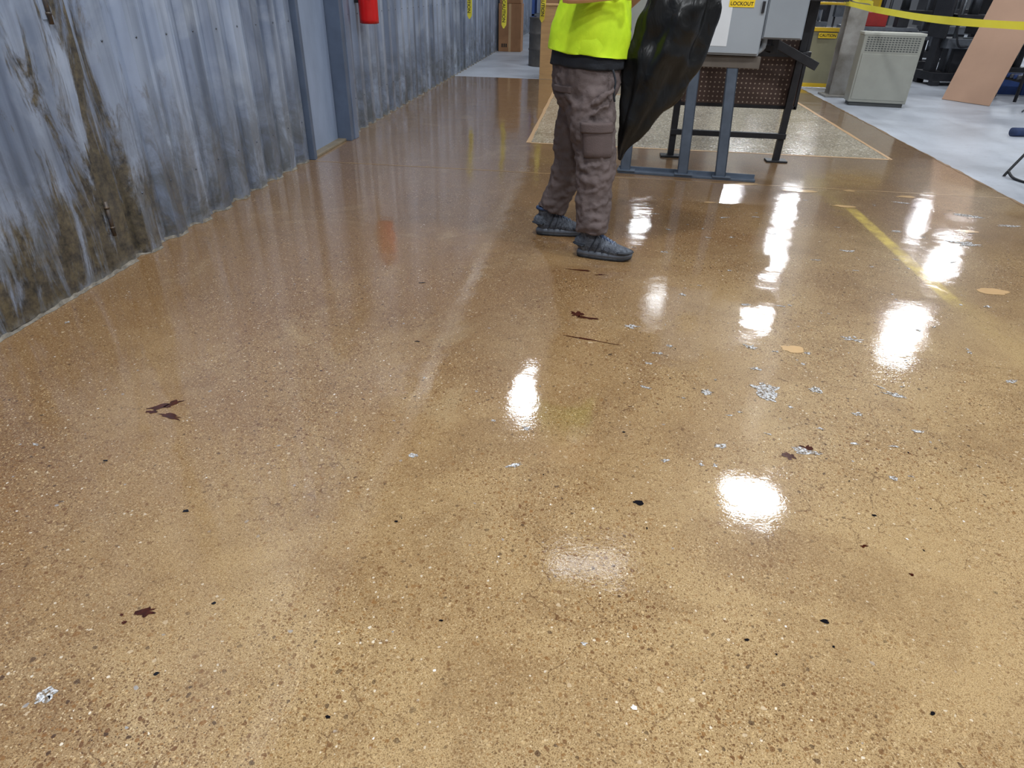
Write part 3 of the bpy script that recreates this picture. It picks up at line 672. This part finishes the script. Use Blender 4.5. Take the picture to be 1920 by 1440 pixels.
mmd=pm('machine_dark',srgb(46,46,50),.35,5,.45,.4); mmg=pm('machine_steel',srgb(110,114,120),.3,5,.35,.7); mblu=pm('machine_blue',srgb(40,70,130),.2,6,.45); mred=pm('machine_red',srgb(150,30,24),.2,6,.45)
def press(x,y,w,h,acc,rot=0):
    e=empty('industrial_press'); Mx=Matrix.Translation((x,y,0))@Matrix.Rotation(rot,4,'Z'); B=lambda n,a,b,c,d,g,h_,m:box(n,a,b,c,d,g,h_,m,e,.006,M=Mx)
    B('base_frame',-w/2,w/2,-.35,.35,.08,.22,mmd)
    for sx in (-1,1):
        for sy in (-1,1): B('foot',sx*w*.42-.07,sx*w*.42+.07,sy*.28-.07,sy*.28+.07,0,.08,mmd)
        B('column',sx*w*.42-.06,sx*w*.42+.06,-.12,.12,.22,h,mmd)
        rod('guide_rod',[tuple(Mx@Vector((sx*w*.28,-.2,.22))),tuple(Mx@Vector((sx*w*.28,-.2,h)))],.03,mmg,e)
    B('bed',-w*.42,w*.42,-.32,.30,.62,.78,mmg); B('bed_support',-w*.2,w*.2,-.2,.2,.22,.62,mmd); B('crown',-w/2,w/2,-.3,.3,h-.35,h,acc); B('ram_plate',-w*.36,w*.36,-.28,.25,1.05,1.16,mmd)
    B('side_guard',-w*.5,-w*.46,-.3,.3,.78,1.5,acc)
    rod('ram',[tuple(Mx@Vector((0,0,1.16))),tuple(Mx@Vector((0,0,h-.3)))],.09,mmg,e); B('control_box',w*.5,w*.5+.22,-.4,-.2,.9,1.35,mmg); rod('control_arm',[tuple(Mx@Vector((w*.52,-.3,.22))),tuple(Mx@Vector((w*.52,-.3,.9)))],.025,mmd,e)
    rod('hose',[tuple(Mx@Vector(p)) for p in [(-w*.3,-.33,h-.2),(-w*.45,-.45,1.2),(-w*.3,-.42,.7),(-w*.1,-.36,.66)]],.018,mmd,e,8,6)
press(6.3,17.0,1.3,2.4,mys); press(8.0,16.2,1.2,2.2,mmd,.2); press(9.9,16.4,1.4,2.3,mblu,-.1); press(8.6,20,1.6,2.6,mmd); press(5.2,21,1.5,2.4,mblu); press(12.2,16.5,1.4,2.4,mmd); press(10.5,12.8,1.2,2.2,mmd,.1); press(6.6,14.6,1.1,2.1,mmd,.1); press(8.2,13.9,1.0,2.0,mmd,-.1)
wb=empty('workbench'); mwd=pm('plywood',srgb(186,148,100),.14,3,.6,sv=(1,1,6))
for sx in (4.6,5.6):
    for sy in (14.6,15.2): box('leg',sx-.04,sx+.04,sy-.04,sy+.04,0,.86,mbk,wb,.003)
box('top',4.5,5.7,14.5,15.3,.86,.92,mmg,wb,.004); box('shelf',4.55,5.65,14.55,15.25,.25,.28,mbk,wb,.003); box('toolbox',4.7,5.2,14.7,15.0,.92,1.15,mred,wb,.01); box('vise_body',5.35,5.55,14.6,14.8,.92,1.1,mmd,wb,.01)
for x,y in ((6.9,13.5),(7.45,13.45),(9.2,13.4)):
    e=empty('blue_tote')
    for n_,a in (('wall_front',(x-.25,x+.25,y-.18,y-.165)),('wall_back',(x-.25,x+.25,y+.165,y+.18)),('wall_l',(x-.25,x-.235,y-.165,y+.165)),('wall_r',(x+.235,x+.25,y-.165,y+.165))): box(n_,*a,0,.26,mblu,e,.003)
    box('bottom',x-.24,x+.24,y-.17,y+.17,0,.012,mblu,e,0); box('rim_front',x-.265,x+.265,y-.195,y-.18,.235,.26,mblu,e,.003)
bd=empty('leaning_board'); bm=bmesh.new()
A=Vector((5.55,12.35,.0)); B_=Vector((5.98,11.72,0)); up=Vector((.62,.42,2.2)); nrm=(B_-A).cross(up).normalized()*.018
vs=[bm.verts.new(v+n_) for n_ in (Vector(),nrm) for v in (A,B_,B_+up,A+up)]
for q in ((0,1,2,3),(7,6,5,4),(0,4,5,1),(1,5,6,2),(2,6,7,3),(3,7,4,0)): bm.faces.new([vs[i] for i in q])
bmesh.ops.recalc_face_normals(bm,faces=bm.faces)
mesh_obj('board',bm,pm('brown_board',srgb(184,148,124),.06,2,.6),bd)
rk=empty('pipe_rack'); rx0=6.65
for x in (rx0,8.4):
    for y in (12.35,13.0): rod('upright',[(x,y,0),(x,y,1.9)],.025,mmd,rk)
    for z in (.3,1.1,1.85): rod('cross_tie',[(x,12.35,z),(x,13.0,z)],.02,mmd,rk)
for z in (.3,1.1,1.85):
    for y in (12.35,13.0): rod('rail',[(rx0,y,z),(8.4,y,z)],.02,mmd,rk)
for k in range(7): rod('stored_bar',[(rx0-.03,12.42+.08*k,1.14),(8.5,12.42+.08*k,1.14)],.018+.004*(k%3),mmg if k%2 else mblu,rk)
for k in range(5): rod('stored_pipe',[(rx0-.03,12.45+.11*k,.35),(8.5,12.45+.11*k,.35)],.035,mblu if k%2 else mmg,rk)
def chair(x,y,rot,mseat,mleg):
    e=empty('folding_chair'); Mx=Matrix.Translation((x,y,0))@Matrix.Rotation(rot,4,'Z'); q=lambda L_:[tuple(Mx@Vector(p)) for p in L_]
    for s in (-1,1):
        rod('front_leg',q([(s*.22,-.24,.012),(s*.22,-.22,.05),(s*.21,.05,.46),(s*.20,.20,.86)]),.012,mleg,e,10,4)
        rod('back_leg',q([(s*.20,.26,.012),(s*.19,.22,.06),(s*.18,-.16,.44)]),.012,mleg,e,10,4)
    rod('front_stretcher',q([(-.22,-.22,.05),(-.1,-.26,.014),(.1,-.26,.014),(.22,-.22,.05)]),.012,mleg,e,10,4)
    rod('back_stretcher',q([(-.19,.22,.08),(.19,.22,.08)]),.010,mleg,e,10)
    box('seat',-.21,.21,-.20,.20,.44,.475,mseat,e,.014,M=Mx); box('backrest',-.20,.20,.15,.19,.66,.86,mseat,e,.014,M=Mx)
chair(6.35,10.9,1.2,mblu,mmg)
chair(4.15,6.72,-1.25,mbk,mbk)
bm=bmesh.new(); tube(bm,[(5.0,9.1,.05),(5.2,9.13,.05),(5.5,9.17,.05)],[.05,.05,.05],16,2,up=(0,0,1)); e=empty('rolled_mat'); mesh_obj('roll',bm,pm('mat_dark_blue',srgb(40,56,92),.2,20,.8),e,True)

# ---------------------------------------------------------------- background left / far
bx=empty('cardboard_box'); mcb=pm('cardboard',srgb(156,114,80),.08,6,.8)
box('carton',-2.58,-2.02,18.4,18.9,0,1.05,mcb,bx,.006); box('upper_carton',-2.56,-2.04,18.42,18.88,1.055,1.9,mcb,bx,.006)
box('packing_tape',-2.33,-2.27,18.392,18.4,.0,1.05,pm('packing_tape',srgb(190,156,116),.05,10,.3),bx,0)
for k in range(3): box('printed_mark',-2.50+.05*k,-2.47+.05*k,18.394,18.3995,.1,.18,mkt,bx,0)
ply=empty('plywood_crate')
box('front_sheet',-1.08,-.15,13.02,13.04,0,1.15,mwd,ply,.002)
for x in (-1.08,-.62,-.19): box('stud',x,x+.04,13.04,13.10,0,1.15,mwd,ply,.002)
box('rear_sheet',-1.08,-.15,13.8,13.82,0,1.15,mwd,ply,.002); box('side_l',-1.08,-1.06,13.04,13.8,0,1.15,mwd,ply,.002); box('side_r',-.17,-.15,13.04,13.8,0,1.15,mwd,ply,.002); box('lid',-1.1,-.13,13.0,13.84,1.15,1.17,mwd,ply,.002)
dm=empty('steel_drum'); bm=bmesh.new()
tube(bm,[(-1.22,15.3,0),(-1.22,15.3,.02),(-1.22,15.3,.29),(-1.22,15.3,.31),(-1.22,15.3,.33),(-1.22,15.3,.58),(-1.22,15.3,.60),(-1.22,15.3,.62),(-1.22,15.3,.87),(-1.22,15.3,.89)],[.29,.285,.285,.298,.285,.285,.298,.285,.285,.295],32,1); mesh_obj('drum_shell',bm,pm('drum_grey',srgb(96,92,88),.3,5,.5,.4),dm,True)
sh=empty('storage_shelf')
for x in (-1.6,.0):
    for y in (17.0,17.6): box('upright',x-.03,x+.03,y-.03,y+.03,0,2.4,mblu,sh,.003)
for z in (.15,.85,1.55,2.25): box('deck',-1.63,.03,16.97,17.63,z,z+.04,mys if z>1 else mmg,sh,.003)
for x,z,w,h,m_ in ((-1.5,.19,.5,.4,mcb),(-.9,.19,.45,.5,mblu),(-.35,.19,.3,.35,mcb),(-1.45,.89,.4,.45,mcb),(-.95,.89,.35,.3,mred),(-.5,.89,.45,.4,mcb),(-1.5,1.59,.6,.4,mcb),(-.7,1.59,.5,.45,mcb)):
    box('stored_carton',x,x+w,17.05,17.5,z,z+h,m_,sh,.006)
for x,y,w,h in ((2.35,14.8,.7,1.9),(3.1,15.2,.6,1.7),(1.2,15.6,.9,2.0),(.3,15.6,.7,1.8)):
    e=empty('control_cabinet'); box('body',x,x+w,y,y+.45,.06,h,mcab,e,.008); box('plinth',x+.02,x+w-.02,y+.02,y+.43,0,.06,mbk,e,.002); box('door',x+.03,x+w-.03,y-.012,y,.1,h-.04,mhb,e,.004); box('handle',x+w-.09,x+w-.06,y-.03,y-.01,h*.5,h*.5+.14,mbk,e,.002)
fe=empty('fire_extinguisher'); mfr=pm('extinguisher_red',srgb(196,24,24),.08,8,.25)
bm=bmesh.new(); cx,cy=-2.48,7.78
tube(bm,[(cx,cy,1.06),(cx,cy,1.075),(cx,cy,1.10),(cx,cy,1.48),(cx,cy,1.54),(cx,cy,1.57),(cx,cy,1.60)],[.085,.098,.10,.10,.085,.045,.025],28,3); mesh_obj('cylinder',bm,mfr,fe,True)
rod('valve',[(cx,cy,1.59),(cx,cy,1.65)],.02,mmg,fe); box('lever_top',cx-.02,cx+.02,cy-.02,cy+.12,1.655,1.67,mbk,fe,.003); box('lever_bottom',cx-.02,cx+.02,cy-.0,cy+.10,1.62,1.632,mbk,fe,.003)
rod('hose',[(cx,cy-.02,1.62),(cx+.06,cy-.11,1.58),(cx+.07,cy-.13,1.4),(cx+.05,cy-.12,1.30)],.012,mbk,fe,10,5); box('wall_bracket',-2.62,cx-.09,cy-.03,cy+.03,1.25,1.33,mbk,fe,.003)
